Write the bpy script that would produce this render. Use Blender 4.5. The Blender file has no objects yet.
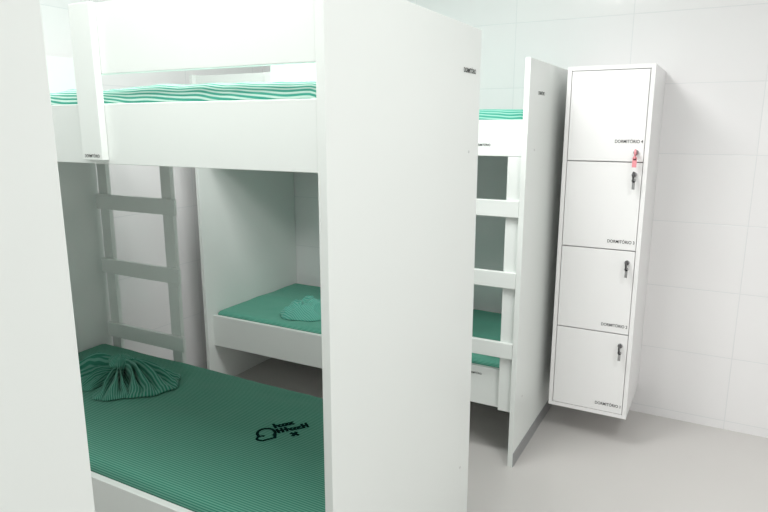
import bpy, bmesh, math, random
from mathutils import Vector, Matrix, noise
from mathutils.bvhtree import BVHTree

scene = bpy.context.scene
scene.view_settings.view_transform = 'Standard'
scene.view_settings.look = 'None'
scene.view_settings.exposure = 0.0
scene.view_settings.gamma = 1.13
COL = scene.collection

# ------------------------------------------------------------------ materials
def new_mat(name):
    m = bpy.data.materials.new(name); m.use_nodes = True
    nt = m.node_tree
    b = nt.nodes.get('Principled BSDF')
    return m, nt, b

def N(nt, t, **kw):
    n = nt.nodes.new(t)
    for k, v in kw.items(): setattr(n, k, v)
    return n

def plain(name, col, rough=0.5, metal=0.0, var=0.03, scale=6.0, bump=0.0, spec=0.5):
    m, nt, b = new_mat(name)
    tc = N(nt, 'ShaderNodeTexCoord')
    nz = N(nt, 'ShaderNodeTexNoise'); nz.inputs['Scale'].default_value = scale
    nz.inputs['Detail'].default_value = 4
    nt.links.new(tc.outputs['Object'], nz.inputs['Vector'])
    mx = N(nt, 'ShaderNodeMix', data_type='RGBA')
    c2 = tuple(max(0, c * (1 - var * 2)) for c in col)
    mx.inputs[6].default_value = (*c2, 1); mx.inputs[7].default_value = (*col, 1)
    nt.links.new(nz.outputs['Fac'], mx.inputs[0])
    nt.links.new(mx.outputs[2], b.inputs['Base Color'])
    b.inputs['Roughness'].default_value = rough
    b.inputs['Metallic'].default_value = metal
    b.inputs['Specular IOR Level'].default_value = spec
    if bump > 0:
        nb = N(nt, 'ShaderNodeTexNoise'); nb.inputs['Scale'].default_value = 180
        nt.links.new(tc.outputs['Object'], nb.inputs['Vector'])
        bp = N(nt, 'ShaderNodeBump'); bp.inputs['Strength'].default_value = bump
        bp.inputs['Distance'].default_value = 0.002
        nt.links.new(nb.outputs['Fac'], bp.inputs['Height'])
        nt.links.new(bp.outputs['Normal'], b.inputs['Normal'])
    return m

def tile_mat(name, axis, off_u, off_v, tw=0.58, th=0.33):
    m, nt, b = new_mat(name)
    g = N(nt, 'ShaderNodeNewGeometry')
    sp = N(nt, 'ShaderNodeSeparateXYZ'); nt.links.new(g.outputs['Position'], sp.inputs[0])
    cb = N(nt, 'ShaderNodeCombineXYZ')
    a1 = N(nt, 'ShaderNodeMath', operation='ADD'); a1.inputs[1].default_value = off_u
    a2 = N(nt, 'ShaderNodeMath', operation='ADD'); a2.inputs[1].default_value = off_v
    nt.links.new(sp.outputs[axis], a1.inputs[0]); nt.links.new(sp.outputs['Z'], a2.inputs[0])
    nt.links.new(a1.outputs[0], cb.inputs[0]); nt.links.new(a2.outputs[0], cb.inputs[1])
    br = N(nt, 'ShaderNodeTexBrick'); br.offset = 0.0; br.squash = 1.0
    br.inputs['Scale'].default_value = 1.0
    br.inputs['Brick Width'].default_value = tw; br.inputs['Row Height'].default_value = th
    br.inputs['Mortar Size'].default_value = 0.0022; br.inputs['Mortar Smooth'].default_value = 0.5
    br.inputs['Bias'].default_value = 0
    br.inputs['Color1'].default_value = (0.88, 0.87, 0.87, 1)
    br.inputs['Color2'].default_value = (0.86, 0.85, 0.855, 1)
    br.inputs['Mortar'].default_value = (0.76, 0.77, 0.78, 1)
    nt.links.new(cb.outputs[0], br.inputs['Vector'])
    nt.links.new(br.outputs['Color'], b.inputs['Base Color'])
    b.inputs['Roughness'].default_value = 0.08
    nz = N(nt, 'ShaderNodeTexNoise'); nz.inputs['Scale'].default_value = 5
    nt.links.new(g.outputs['Position'], nz.inputs['Vector'])
    sub = N(nt, 'ShaderNodeMath', operation='MULTIPLY_ADD')
    sub.inputs[1].default_value = -0.4
    nt.links.new(br.outputs['Fac'], sub.inputs[0]); nt.links.new(nz.outputs['Fac'], sub.inputs[2])
    bp = N(nt, 'ShaderNodeBump'); bp.inputs['Strength'].default_value = 0.3
    bp.inputs['Distance'].default_value = 0.008
    nt.links.new(sub.outputs[0], bp.inputs['Height'])
    nt.links.new(bp.outputs['Normal'], b.inputs['Normal'])
    return m

def stripe_mat(name, dark, light, period, duty=0.5, dirv=(0, 1, 1), wobble=0.004, rough=0.85, nscale=3.0, uv=False):
    m, nt, b = new_mat(name)
    if uv:
        u = N(nt, 'ShaderNodeUVMap'); src = u.outputs[0]; dirv = (1, 0, 0)
    else:
        tc = N(nt, 'ShaderNodeTexCoord'); src = tc.outputs['Object']
    dp = N(nt, 'ShaderNodeVectorMath', operation='DOT_PRODUCT'); nt.links.new(src, dp.inputs[0])
    dp.inputs[1].default_value = dirv
    nz = N(nt, 'ShaderNodeTexNoise'); nz.inputs['Scale'].default_value = nscale
    nt.links.new(src, nz.inputs['Vector'])
    ma = N(nt, 'ShaderNodeMath', operation='MULTIPLY_ADD'); ma.inputs[1].default_value = wobble
    nt.links.new(nz.outputs['Fac'], ma.inputs[0]); nt.links.new(dp.outputs['Value'], ma.inputs[2])
    ms = N(nt, 'ShaderNodeMath', operation='MULTIPLY'); ms.inputs[1].default_value = 1.0 / period
    nt.links.new(ma.outputs[0], ms.inputs[0])
    fr = N(nt, 'ShaderNodeMath', operation='FRACT'); nt.links.new(ms.outputs[0], fr.inputs[0])
    rp = N(nt, 'ShaderNodeValToRGB')
    e = rp.color_ramp.elements
    e[0].position = duty - 0.08; e[0].color = (*dark, 1)
    e[1].position = duty + 0.08; e[1].color = (*light, 1)
    x = e.new(0.92); x.color = (*light, 1)
    x2 = e.new(1.0); x2.color = (*dark, 1)
    nt.links.new(fr.outputs[0], rp.inputs[0])
    nt.links.new(rp.outputs[0], b.inputs['Base Color'])
    b.inputs['Roughness'].default_value = rough
    b.inputs['Specular IOR Level'].default_value = 0.2
    b.inputs['Sheen Weight'].default_value = 0.1
    return m

M_board = plain('white_laminate', (0.825, 0.865, 0.835), 0.32, var=0.012, scale=3)  # green bounce light from the sheets is tinted into the white
M_edge = plain('white_laminate_door', (0.89, 0.885, 0.88), 0.3, var=0.01, scale=3)
M_metal = plain('brushed_metal', (0.36, 0.37, 0.38), 0.35, metal=0.6, scale=30)
M_chrome = plain('chrome', (0.5, 0.5, 0.51), 0.2, metal=1.0)
M_black = plain('black_plastic', (0.02, 0.02, 0.022), 0.4)
M_pink = plain('pink_plastic', (0.85, 0.28, 0.32), 0.4)
M_ink = plain('dark_ink', (0.004, 0.004, 0.005), 0.9, spec=0.0)
M_logo = plain('dark_green_ink', (0.002, 0.015, 0.015), 0.9, spec=0.0)
M_cap = plain('screw_cap', (0.66, 0.68, 0.67), 0.4)
M_floor = plain('vinyl_floor', (0.62, 0.60, 0.58), 0.27, var=0.04, scale=1.6, bump=0.05)
M_ceil = plain('ceiling_paint', (0.85, 0.85, 0.84), 0.8)
M_wallp = plain('wall_paint', (0.82, 0.82, 0.82), 0.6)
M_tn = tile_mat('tile_north', 'X', 10 * 0.58 - 0.13, 0.33 * 2 - 0.045)
M_tw = tile_mat('tile_west', 'Y', 10 * 0.58 - 0.35, 0.33 * 2 - 0.045)
M_sheet = stripe_mat('striped_sheet', (0.026, 0.185, 0.12), (0.115, 0.34, 0.25), 0.0092, 0.5)  # darker copy: shade under the upper deck is put into the colour
M_sheet2 = stripe_mat('striped_sheet_by_wall', (0.03, 0.25, 0.17), (0.17, 0.46, 0.35), 0.0092, 0.5)  # lit copy of the lower sheet, brighter light put into the colour
M_sheetu = stripe_mat('striped_sheet_upper', (0.03, 0.30, 0.215), (0.50, 0.71, 0.62), 0.0105, 0.5, dirv=(0.08, 1, 1), wobble=0.05, nscale=3.5)  # same cloth, its well-lit look painted in as whiter stripes
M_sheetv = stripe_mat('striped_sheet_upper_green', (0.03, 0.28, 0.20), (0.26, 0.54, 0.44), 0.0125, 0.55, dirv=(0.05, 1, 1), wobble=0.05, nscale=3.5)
M_bow = stripe_mat('striped_bundle', (0.025, 0.19, 0.125), (0.13, 0.36, 0.275), 0.035, 0.5, uv=True, wobble=0.05)
M_bow2 = stripe_mat('striped_bundle_light', (0.05, 0.33, 0.25), (0.17, 0.46, 0.37), 0.010, 0.45, dirv=(.3, .9, .3), wobble=0.03, nscale=9)

# ------------------------------------------------------------------ helpers
def link(o): COL.objects.link(o); return o

def empty(name, loc, label, category, group=None):
    e = bpy.data.objects.new(name, None); e.location = loc; e.empty_display_size = 0.1
    link(e); e['label'] = label; e['category'] = category
    if group: e['group'] = group
    return e

def wloc(o):
    v = Vector(o.location); p = o.parent
    while p: v += p.location; p = p.parent
    return v

def bm_obj(name, bm, loc, mat, parent=None, smooth=False):
    me = bpy.data.meshes.new(name); bm.to_mesh(me); bm.free()
    for p in me.polygons: p.use_smooth = smooth
    if mat: me.materials.append(mat)
    o = bpy.data.objects.new(name, me); link(o)
    loc = Vector(loc)
    if parent:
        o.parent = parent; o.location = loc - wloc(parent)
    else: o.location = loc
    return o

def add_box(bm, x0, x1, y0, y1, z0, z1, c):
    r = bmesh.ops.create_cube(bm, size=1)
    for v in r['verts']:
        v.co = Vector(((x0 + x1) / 2 + v.co.x * (x1 - x0), (y0 + y1) / 2 + v.co.y * (y1 - y0), (z0 + z1) / 2 + v.co.z * (z1 - z0))) - c
    return r['verts']

def boxes(name, bl, mat, parent=None, bev=0.0015, loc=None):
    c = Vector(loc) if loc else Vector(((bl[0][0] + bl[0][1]) / 2, (bl[0][2] + bl[0][3]) / 2, (bl[0][4] + bl[0][5]) / 2))
    bm = bmesh.new()
    for b in bl: add_box(bm, *b, c)
    if bev > 0:
        bmesh.ops.bevel(bm, geom=bm.edges[:], offset=bev, segments=2, affect='EDGES', profile=0.5)
    return bm_obj(name, bm, c, mat, parent)

def box(name, x0, x1, y0, y1, z0, z1, mat, parent=None, bev=0.0015):
    return boxes(name, [(x0, x1, y0, y1, z0, z1)], mat, parent, bev)

def text(name, s, width, loc, xa, ya, mat, parent):
    cu = bpy.data.curves.new(name, 'FONT'); cu.body = s; cu.size = 1; cu.extrude = 0.0
    cu.offset = 0.016
    cu.align_x = 'CENTER'; cu.align_y = 'CENTER'; cu.resolution_u = 4
    t = bpy.data.objects.new(name, cu); link(t)
    dg = bpy.context.evaluated_depsgraph_get(); dg.update()
    me = bpy.data.meshes.new_from_object(t.evaluated_get(dg))
    bpy.data.objects.remove(t)
    xs = [v.co.x for v in me.vertices]; w = max(xs) - min(xs)
    k = width / w
    xa = Vector(xa).normalized(); ya = Vector(ya).normalized(); za = xa.cross(ya)
    R = Matrix((xa, ya, za)).transposed()
    for v in me.vertices: v.co = R @ Vector((v.co.x * k, v.co.y * k * 1.2, 0))
    me.materials.clear(); me.materials.append(mat)
    o = bpy.data.objects.new(name, me); link(o)
    o.parent = parent; o.location = Vector(loc) - wloc(parent)
    return o

def disc(bm, c, axis, r, h, seg=20):
    R = Vector((0, 0, 1)).rotation_difference(Vector(axis)).to_matrix().to_4x4()
    bmesh.ops.create_cone(bm, cap_ends=True, segments=seg, radius1=r, radius2=r, depth=h,
                          matrix=Matrix.Translation(Vector(c)) @ R)

# ------------------------------------------------------------------ room
XW, XE, YS, YN, H = -2.73, 1.6, -1.3, 3.35, 2.7
def structure(o): o['kind'] = 'structure'; return o
structure(box('floor', XW - .1, XE + .1, YS - .1, YN + .1, -0.1, 0, M_floor, bev=0))
structure(box('ceiling', XW - .1, XE + .1, YS - .1, YN + .1, H, H + .1, M_ceil, bev=0))
structure(box('wall_north', XW - .1, XE + .1, YN, YN + .1, 0, H, M_tn, bev=0))
structure(box('wall_west', XW - .1, XW, YS, YN, 0, H, M_tw, bev=0))
structure(box('wall_east', XE, XE + .1, YS, YN, 0, H, M_wallp, bev=0))
structure(box('wall_south', XW - .1, XE + .1, YS - .1, YS, 0, H, M_wallp, bev=0))

# ------------------------------------------------------------------ ladder
def ladder(parent, x0, x1, yr0, yr1, yg0, yg1, zb, zt, dz, over):
    lad = boxes('ladder', [(x0, x0 + .06, yr0, yr1, zb, zt)], M_board, parent)
    boxes('ladder_rail', [(x1 - .06, x1, yr0, yr1, zb, zt)], M_board, lad)
    for z in (1.165, .86, .545):
        boxes('rung', [(x0 - .004, x1 + over, yg0, yg1, z - .035 + dz, z + .035 + dz)], M_board, lad, .003)

# ------------------------------------------------------------------ bunk beds
T = 0.022
def bunk(label, x0, x1, y0, y1, yl0, yl1, dz=0.0, ladder_side='back', guards=()):
    b = empty('bunk_bed', ((x0 + x1) / 2, (y0 + y1) / 2, 0), label, 'bunk bed', 'white bunk beds in the dormitory')
    top = 1.79 + dz
    right = box('end_panel', x1 - T, x1, y0, y1, 0.0, top, M_board, b)
    box('end_panel', x0, x0 + T, y0, y1, 0.0, top, M_board, b)
    box('kick_plate', x1, x1 + .003, y0 + .004, y1 - .004, 0.0, 0.065, M_metal, right, 0)
    xi0, xi1 = x0 + T, x1 - T
    f0, f1 = 1.405 + dz, 1.552 + dz
    yf = y0 if ladder_side != 'front' else y0 + .02
    yb = y1
    box('upper_side_rail', xi0, xi1, yf + .001, yf + .001 + T, f0, f1, M_board, b)
    box('upper_side_rail', xi0, xi1, yb - T - .001, yb - .001, f0, f1, M_board, b)
    box('upper_bed_base', xi0, xi1, yf + T + .002, yb - T - .002, f0 + .004, f0 + .02, M_board, b)
    l0, l1 = .25, .43
    fr = box('lower_side_rail', xi0, xi1, yl0, yl0 + T, l0, l1, M_board, b)
    box('lower_side_rail', xi0, xi1, yl1 - T, yl1, l0, l1, M_board, b)
    box('lower_bed_base', xi0, xi1, yl0 + T + .001, yl1 - T - .001, l0 + .03, l0 + .048, M_board, b)
    for (side, gx0, gx1, post) in guards:
        if side == 'front': g0, g1, p0, p1 = yf + .001, yf + .001 + T, yf - .019, yf
        else: g0, g1, p0, p1 = yb - T - .001, yb - .001, yb, yb + .019
        box('guard_rail', gx0, gx1, g0, g1, 1.622 + dz, 1.785 + dz, M_board, b)
        for (px0, px1) in post:
            box('guard_post', px0, px1, p0, p1, 1.415 + dz, 1.785 + dz, M_board, b)
    return b, right, fr

b0, p0, r0 = bunk('white laminate bunk bed with tall plain end panel', -2.6, -.70, -.46, .472, -.37, .41,
                  guards=[('front', -1.38, -.722, [(-1.44, -1.32)]), ('back', -1.6, -.722, [(-1.66, -1.54)])])
b1, p1, r1 = bunk('white laminate bunk bed with aisle-side ladder and short guard rail', -2.6, -.70, 1.048, 1.925, 1.10, 1.912,
                  guards=[('front', -1.38, -.722, [(-1.425, -1.35)]), ('back', -1.45, -.722, [(-1.53, -1.43)])])
ladder(b1, -2.545, -2.075, 1.903, 1.924, 1.885, 1.902, .435, 1.404, -.01, .03)
b2, p2, r2 = bunk('white laminate bunk bed against tiled wall, ladder beside end panel', -2.52, -.70, 2.49, YN - .003, 2.537, YN - .005,
                  dz=-.03, ladder_side='front', guards=[('front', -2.498, -1.95, [(-2.02, -1.9)])])
ladder(b2, -1.19, -.7235, 2.512, 2.536, 2.492, 2.511, .25, 1.374, -.005, .001)

X_ = (1, 0, 0); Y_ = (0, 1, 0); Z_ = (0, 0, 1)
LT = 'DORMITÓRIO'
text('label_text', LT, .10, (-.6985, 1.83, 1.66), Y_, Z_, M_ink, p1)
text('label_text', LT, .10, (-.6985, 2.67, 1.63), Y_, Z_, M_ink, p2)
text('label_text', LT, .055, (-1.387, 1.0285, 1.425), X_, Z_, M_ink, b1)
text('label_text', LT, .07, (-.895, 2.5095, 1.42), X_, Z_, M_ink, b2)
text('label_text', LT, .065, (-.905, 2.5355, .395), X_, Z_, M_ink, b2)
for p, pts in ((p1, [(1.84, .16), (1.84, 1.42), (1.84, .34)]), (p2, [(2.6, 1.40), (3.15, 1.40), (2.6, .30)])):
    for (yy, zz) in pts:
        bm = bmesh.new(); disc(bm, (0, 0, 0), (1, 0, 0), .0045, .0016, 14)
        bm_obj('screw_cap', bm, (-.6992, yy, zz), M_cap, p)

# ------------------------------------------------------------------ mattresses
def mattress(label, x0, x1, y0, y1, z0, z1, mat, amp=.004, seed=0, group=None, rnd=.03, fq=1.0):
    c = Vector(((x0 + x1) / 2, (y0 + y1) / 2, z0))
    bm = bmesh.new()
    add_box(bm, x0, x1, y0, y1, z0, z1, c)
    bmesh.ops.bevel(bm, geom=[e for e in bm.edges], offset=rnd, segments=4, affect='EDGES', profile=0.5)
    nx, ny = 90, 40
    for i in range(1, nx):
        x = x0 - c.x + (x1 - x0) * i / nx
        bmesh.ops.bisect_plane(bm, geom=bm.verts[:] + bm.edges[:] + bm.faces[:], plane_co=(x, 0, 0), plane_no=(1, 0, 0))
    for i in range(1, ny):
        y = y0 - c.y + (y1 - y0) * i / ny
        bmesh.ops.bisect_plane(bm, geom=bm.verts[:] + bm.edges[:] + bm.faces[:], plane_co=(0, y, 0), plane_no=(0, 1, 0))
    h = z1 - z0
    for v in bm.verts:
        if v.co.z > h * .4:
            p = Vector((v.co.x * 3.0 * fq + seed, v.co.y * 7, seed))
            q = Vector((v.co.x * 9.0 * fq + seed, v.co.y * 14, seed + 5))
            v.co.z += amp * (noise.noise(p) * 1.2 + noise.noise(q) * .6) * (v.co.z / h)
    o = bm_obj('mattress', bm, c, mat, None, True)
    o['label'] = label; o['category'] = 'mattress'
    if group: o['group'] = group
    return o

G = 'green striped mattresses'
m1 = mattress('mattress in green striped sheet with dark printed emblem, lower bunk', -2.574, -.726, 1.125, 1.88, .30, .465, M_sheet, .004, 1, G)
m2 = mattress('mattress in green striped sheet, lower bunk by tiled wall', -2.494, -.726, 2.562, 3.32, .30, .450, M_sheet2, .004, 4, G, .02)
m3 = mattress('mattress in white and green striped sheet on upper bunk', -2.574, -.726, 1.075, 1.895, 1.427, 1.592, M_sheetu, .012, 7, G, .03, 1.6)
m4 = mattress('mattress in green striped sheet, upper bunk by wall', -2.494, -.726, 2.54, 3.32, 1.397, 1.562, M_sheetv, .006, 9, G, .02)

def bvh(o):
    me = o.data
    return BVHTree.FromPolygons([v.co.copy() for v in me.vertices], [tuple(p.vertices) for p in me.polygons])

random.seed(11)
def emblem(parent, loc, xa, ya, S=1.0):
    bm = bmesh.new()
    def bar(xc, yc, w, h, a=0):
        vs = []
        for (dx, dy) in ((-w / 2, -h / 2), (w / 2, -h / 2), (w / 2, h / 2), (-w / 2, h / 2)):
            vs.append(bm.verts.new((xc + dx * math.cos(a) - dy * math.sin(a), yc + dx * math.sin(a) + dy * math.cos(a), 0)))
        bm.faces.new(vs)
    def arc(xc, yc, r, w, a0, a1, n=18, sy=1.0):
        pv = None
        for i in range(n + 1):
            a = math.radians(a0 + (a1 - a0) * i / n)
            u = bm.verts.new((xc + (r - w / 2) * math.cos(a), yc + sy * (r - w / 2) * math.sin(a), 0))
            v = bm.verts.new((xc + (r + w / 2) * math.cos(a), yc + sy * (r + w / 2) * math.sin(a), 0))
            if pv: bm.faces.new((pv[0], pv[1], v, u))
            pv = (u, v)
    # looped round emblem
    arc(-.070, .005, .034, .012, -60, 210, sy=1.15)
    arc(-.098, -.028, .017, .011, 30, 270)
    bar(-.072, -.047, .056, .012, .05)
    bar(-.046, -.034, .012, .034, -.35)
    def word(x, y, n, h):
        for i in range(n):
            k = random.randint(0, 4)
            if i == 0: k = 1
            if k == 0: bar(x, y + h * .1, .010, h)
            elif k == 1: bar(x, y + h * .1, .011, h); bar(x + .007, y + h * .1, .010, .011)
            elif k == 2: bar(x, y - h * .05, .010, h * .7); bar(x + .010, y - h * .05, .010, h * .65); bar(x + .005, y + h * .2, .012, .010)
            elif k == 3: arc(x + .005, y - h * .08, h * .20, .011, 0, 360, 12)
            else: arc(x + .005, y - h * .08, h * .20, .011, 50, 310, 12)
            x += .017 if k else .014
    word(-.024, .044, 5, .040); word(-.024, -.002, 8, .040)
    bar(.028, -.048, .014, .040, .75); bar(.028, -.048, .014, .040, -.75)
    xa = Vector(xa).normalized(); ya = Vector(ya).normalized(); za = xa.cross(ya)
    R = Matrix((xa, ya, za)).transposed()
    pw = wloc(parent); bv = bvh(parent)
    for v in bm.verts:
        w = R @ (v.co * S) + Vector(loc) - pw
        hit = bv.ray_cast(Vector((w.x, w.y, 2)), Vector((0, 0, -1)))
        z = hit[0].z if hit[0] else w.z
        v.co = Vector((w.x, w.y, z + .0012)) - (Vector(loc) - pw)
    o = bm_obj('printed_emblem', bm, loc, M_logo, parent)
    o['label'] = 'dark printed emblem and lettering'
emblem(m1, (-1.25, 1.575, .47), (.58, .81, 0), (-.81, .58, 0), .88)

# ------------------------------------------------------------------ bed linen bundles
def finish(bm, label, loc, rot, mat, group, on):
    Rm = Matrix.Rotation(rot, 3, 'Z')
    for v in bm.verts: v.co = Rm @ v.co
    bmesh.ops.recalc_face_normals(bm, faces=bm.faces[:])
    bv = bvh(on); ow = wloc(on); top = 0
    for v in bm.verts:
        h = bv.ray_cast(Vector((loc[0] + v.co.x, loc[1] + v.co.y, 3)) - ow, Vector((0, 0, -1)))
        if h[0]: top = max(top, h[0].z + ow.z)
    o = bm_obj('bed_linen_bundle', bm, (loc[0], loc[1], top + .0005), mat, None, True)
    o['label'] = label; o['category'] = 'bed linen'; o['group'] = group
    return o

def bow(label, loc, rot, loops, mat, group, on):
    bm = bmesh.new(); uvl = bm.loops.layers.uv.new('UVMap')
    for (ang, L, W, Hh, seed, npl, curl) in loops:
        NU, NV = 40, 120
        top, bot = [], []
        for i in range(NU + 1):
            t = i / NU
            rt, rb = [], []
            for j in range(NV + 1):
                u = -1 + 2 * j / NV
                spread = W * u
                rl = (.02 + t * L * (1 - .22 * abs(u) ** 2.2)) * (1 + .08 * noise.noise(Vector((u * 2.5, seed, 0))))
                a = ang + spread * (1 - .25 * (1 - t)) + curl * t * t * .3
                a += .05 * noise.noise(Vector((t * 3, u * 2, seed)))
                wob = 1.1 * noise.noise(Vector((u * 2.2, t * 1.0, seed + 4)))
                f = .5 + .5 * math.cos(npl * math.pi * u + 2.2 * wob)
                f = f ** .75
                env = (1 - abs(u) ** 3.2)
                prof = .60 + .55 * math.sin(math.pi * min(1, .15 + t * .95)) - .35 * t
                z = Hh * prof * (.28 + .72 * f * (.8 + .3 * noise.noise(Vector((u * 4, t * 1.5, seed))))) * (.15 + .85 * env)
                if t > .93: z *= 1 - ((t - .93) / .07) ** 2 * .75
                x = rl * math.cos(a); y = rl * math.sin(a)
                rt.append(bm.verts.new((x, y, max(.003, z))))
                rb.append(bm.verts.new((x, y, 0)))
            top.append(rt); bot.append(rb)
        def q(a, b, c, d, uv):
            f = bm.faces.new((a, b, c, d))
            for l, w in zip(f.loops, uv): l[uvl].uv = w
        for i in range(NU):
            for j in range(NV):
                uv = [(j / NV, i / NU), (j / NV, (i + 1) / NU), ((j + 1) / NV, (i + 1) / NU), ((j + 1) / NV, i / NU)]
                q(top[i][j], top[i + 1][j], top[i + 1][j + 1], top[i][j + 1], uv)
                q(bot[i][j + 1], bot[i + 1][j + 1], bot[i + 1][j], bot[i][j], uv)
        for j in range(NV):
            uv = [(j / NV, 1)] * 2 + [((j + 1) / NV, 1)] * 2
            q(top[NU][j], bot[NU][j], bot[NU][j + 1], top[NU][j + 1], uv)
            q(top[0][j + 1], bot[0][j + 1], bot[0][j], top[0][j], uv)
        for i in range(NU):
            uv = [(0, i / NU)] * 4
            q(top[i][0], bot[i][0], bot[i + 1][0], top[i + 1][0], uv)
            q(top[i + 1][NV], bot[i + 1][NV], bot[i][NV], top[i][NV], uv)
    r = bmesh.ops.create_uvsphere(bm, u_segments=48, v_segments=24, radius=.038)
    for v in r['verts']:
        a = math.atan2(v.co.y, v.co.x)
        s = 1 + .07 * math.cos(7 * a) + .2 * noise.noise(v.co * 35)
        v.co = Vector((v.co.x * s * 1.3, v.co.y * s * 1.2, max(-.03, v.co.z) * .85 * s + .058))
        for l in v.link_loops: l[uvl].uv = (a * .25, v.co.z)
    return finish(bm, label, loc, rot, mat, group, on)

def crumpled(label, loc, rot, R, hgt, mat, seed, group, on):
    bm = bmesh.new()
    NA, NR = 220, 80
    grid = []
    for j in range(NR + 1):
        t = j / NR; row = []
        for i in range(NA):
            th = 2 * math.pi * i / NA
            r = R * (1 + .22 * noise.noise(Vector((math.cos(th) * 2.2, math.sin(th) * 2.2, seed))))
            x, y = r * t * math.cos(th), r * t * math.sin(th) * .85
            q = Vector((x * 9, y * 13, seed))
            n1 = 1 - abs(noise.noise(q)) * 3.0
            n2 = 1 - abs(noise.noise(Vector((x * 26, y * 18, seed + 3)))) * 2.6
            e = (1 - t ** 6)
            z = hgt * e * (.55 + .28 * n1 + .15 * n2)
            row.append(bm.verts.new((x, y, max(0.0, z) if j < NR else 0)))
        grid.append(row)
    for j in range(NR):
        for i in range(NA):
            k = (i + 1) % NA
            bm.faces.new((grid[j][i], grid[j + 1][i], grid[j + 1][k], grid[j][k]))
    bm.faces.new(list(reversed(grid[NR])))
    bmesh.ops.remove_doubles(bm, verts=bm.verts[:], dist=1e-5)
    return finish(bm, label, loc, rot, mat, group, on)

GB = 'tied striped bed linen bundles'
R_ = math.radians
bow('green striped sheet tied into a pleated bow on the mattress', (-2.14, 1.63), 0,
    [(R_(2), .27, .62, .10, 1, 5, -.4), (R_(-52), .23, .42, .075, 2, 4, .2), (R_(200), .24, .60, .10, 3, 5, .4),
     (R_(255), .18, .40, .06, 4, 3, 0), (R_(95), .12, .6, .07, 6, 3, 0)], M_bow, GB, m1)
crumpled('light teal striped sheet crumpled into a small bundle', (-1.97, 2.80), .9, .19, .085, M_bow2, 21, GB, m2)

# ------------------------------------------------------------------ locker
LX0, LX1, LY0, LY1, LZ0, LZ1 = -.645, -.285, 2.89, YN - .0005, .155, 1.752
lk = empty('locker', ((LX0 + LX1) / 2, (LY0 + LY1) / 2, LZ0), 'white wall-mounted locker with four small keyed doors', 'locker')
t = .018
dh = (LZ1 - LZ0 - 2 * t) / 4
bl = [(LX0, LX0 + t, LY0, LY1, LZ0, LZ1), (LX1 - t, LX1, LY0, LY1, LZ0, LZ1),
      (LX0 + t, LX1 - t, LY0, LY1, LZ1 - t, LZ1), (LX0 + t, LX1 - t, LY0, LY1, LZ0, LZ0 + t),
      (LX0 + t, LX1 - t, LY1 - .01, LY1, LZ0 + t, LZ1 - t)]
for i in range(1, 4):
    z = LZ0 + t + dh * i
    bl.append((LX0 + t, LX1 - t, LY0 + .024, LY1 - .01, z - .008, z + .008))
body = boxes('body', bl, M_edge, lk, .001)
for i in range(4):
    z0 = LZ0 + t + dh * i + .0025; z1 = z0 + dh - .005
    d = box('door', LX0 + t + .0025, LX1 - t - .0025, LY0 + .001, LY0 + .019, z0, z1, M_edge, lk, .0015)
    text('label_text', 'DORMITÓRIO %d' % (i + 1), .114, (LX1 - t - .066, LY0 + .0003, z0 + .035 if i < 3 else z0 + .085), X_, Z_, M_ink, d)
    lx = LX1 - t - .032
    lz = z1 - .05 if i < 3 else z0 + .040
    bm = bmesh.new(); disc(bm, (0, 0, 0), (0, -1, 0), .011, .012, 24); disc(bm, (0, -.008, 0), (0, -1, 0), .008, .008, 24)
    bm_obj('lock', bm, (lx, LY0 - .004, lz), M_chrome, d)
    bm = bmesh.new(); c0 = Vector((0, 0, 0))
    add_box(bm, -.0015, .0015, -.014, .004, -.004, .004, c0)
    disc(bm, (0, -.024, 0), (1, 0, 0), .015, .006, 20)
    add_box(bm, -.003, .003, -.034, -.014, -.026, -.008, c0)
    bm_obj('key', bm, (lx, LY0 - .012, lz), M_black if i < 3 else M_pink, d)
    bm = bmesh.new()
    disc(bm, (0, 0, 0), (0, 1, 0), .009, .004, 20)
    add_box(bm, -.006 if i < 3 else -.009, .006 if i < 3 else .009, -.002, .002, -.038, 0, c0)
    bmesh.ops.bevel(bm, geom=bm.edges[:], offset=.0008, segments=1, affect='EDGES')
    tg = bm_obj('key_tag', bm, (lx + (.003 if i < 3 else .0), LY0 - .036, lz - .024), M_chrome if i < 3 else M_pink, d)
    if i == 3: tg['label'] = 'pink plastic key tag'

# ------------------------------------------------------------------ ceiling lights
def lamp(x, y, e, sx=.6, sy=.6):
    em, nt, b = new_mat('diffuser')
    b.inputs['Emission Color'].default_value = (1, 1, .98, 1); b.inputs['Emission Strength'].default_value = 1.5
    L = empty('ceiling_light', (x, y, H), 'square white ceiling light panel with diffuser', 'ceiling light', 'ceiling light panels')
    boxes('housing', [(x - sx / 2, x + sx / 2, y - sy / 2, y + sy / 2, H - .04, H - .0005)], M_board, L)
    boxes('diffuser', [(x - sx / 2 + .02, x + sx / 2 - .02, y - sy / 2 + .02, y + sy / 2 - .02, H - .046, H - .0402)], em, L)
    ld = bpy.data.lights.new('lamp', 'AREA'); ld.shape = 'RECTANGLE'; ld.size = sx; ld.size_y = sy
    ld.energy = e; ld.color = (1.0, .995, .98)
    lo = bpy.data.objects.new('bulb', ld); link(lo); lo.parent = L; lo.location = (0, 0, -.055)
lamp(-.95, .72, 24)
lamp(-1.15, 1.66, 31)
lamp(.55, 1.0, 25)

w = bpy.data.worlds.new('w'); scene.world = w; w.use_nodes = True
w.node_tree.nodes['Background'].inputs[0].default_value = (.8, .85, .85, 1)
w.node_tree.nodes['Background'].inputs[1].default_value = 0.3

# ------------------------------------------------------------------ camera
cd = bpy.data.cameras.new('camera'); cd.sensor_width = 36; cd.lens = 620 / 768 * 36; cd.clip_start = .02
cam = bpy.data.objects.new('camera', cd); link(cam)
cam.location = (0, 0, 1.5); cam.rotation_euler = (math.radians(90 - 11.9), 0, math.radians(28.5))
scene.camera = cam
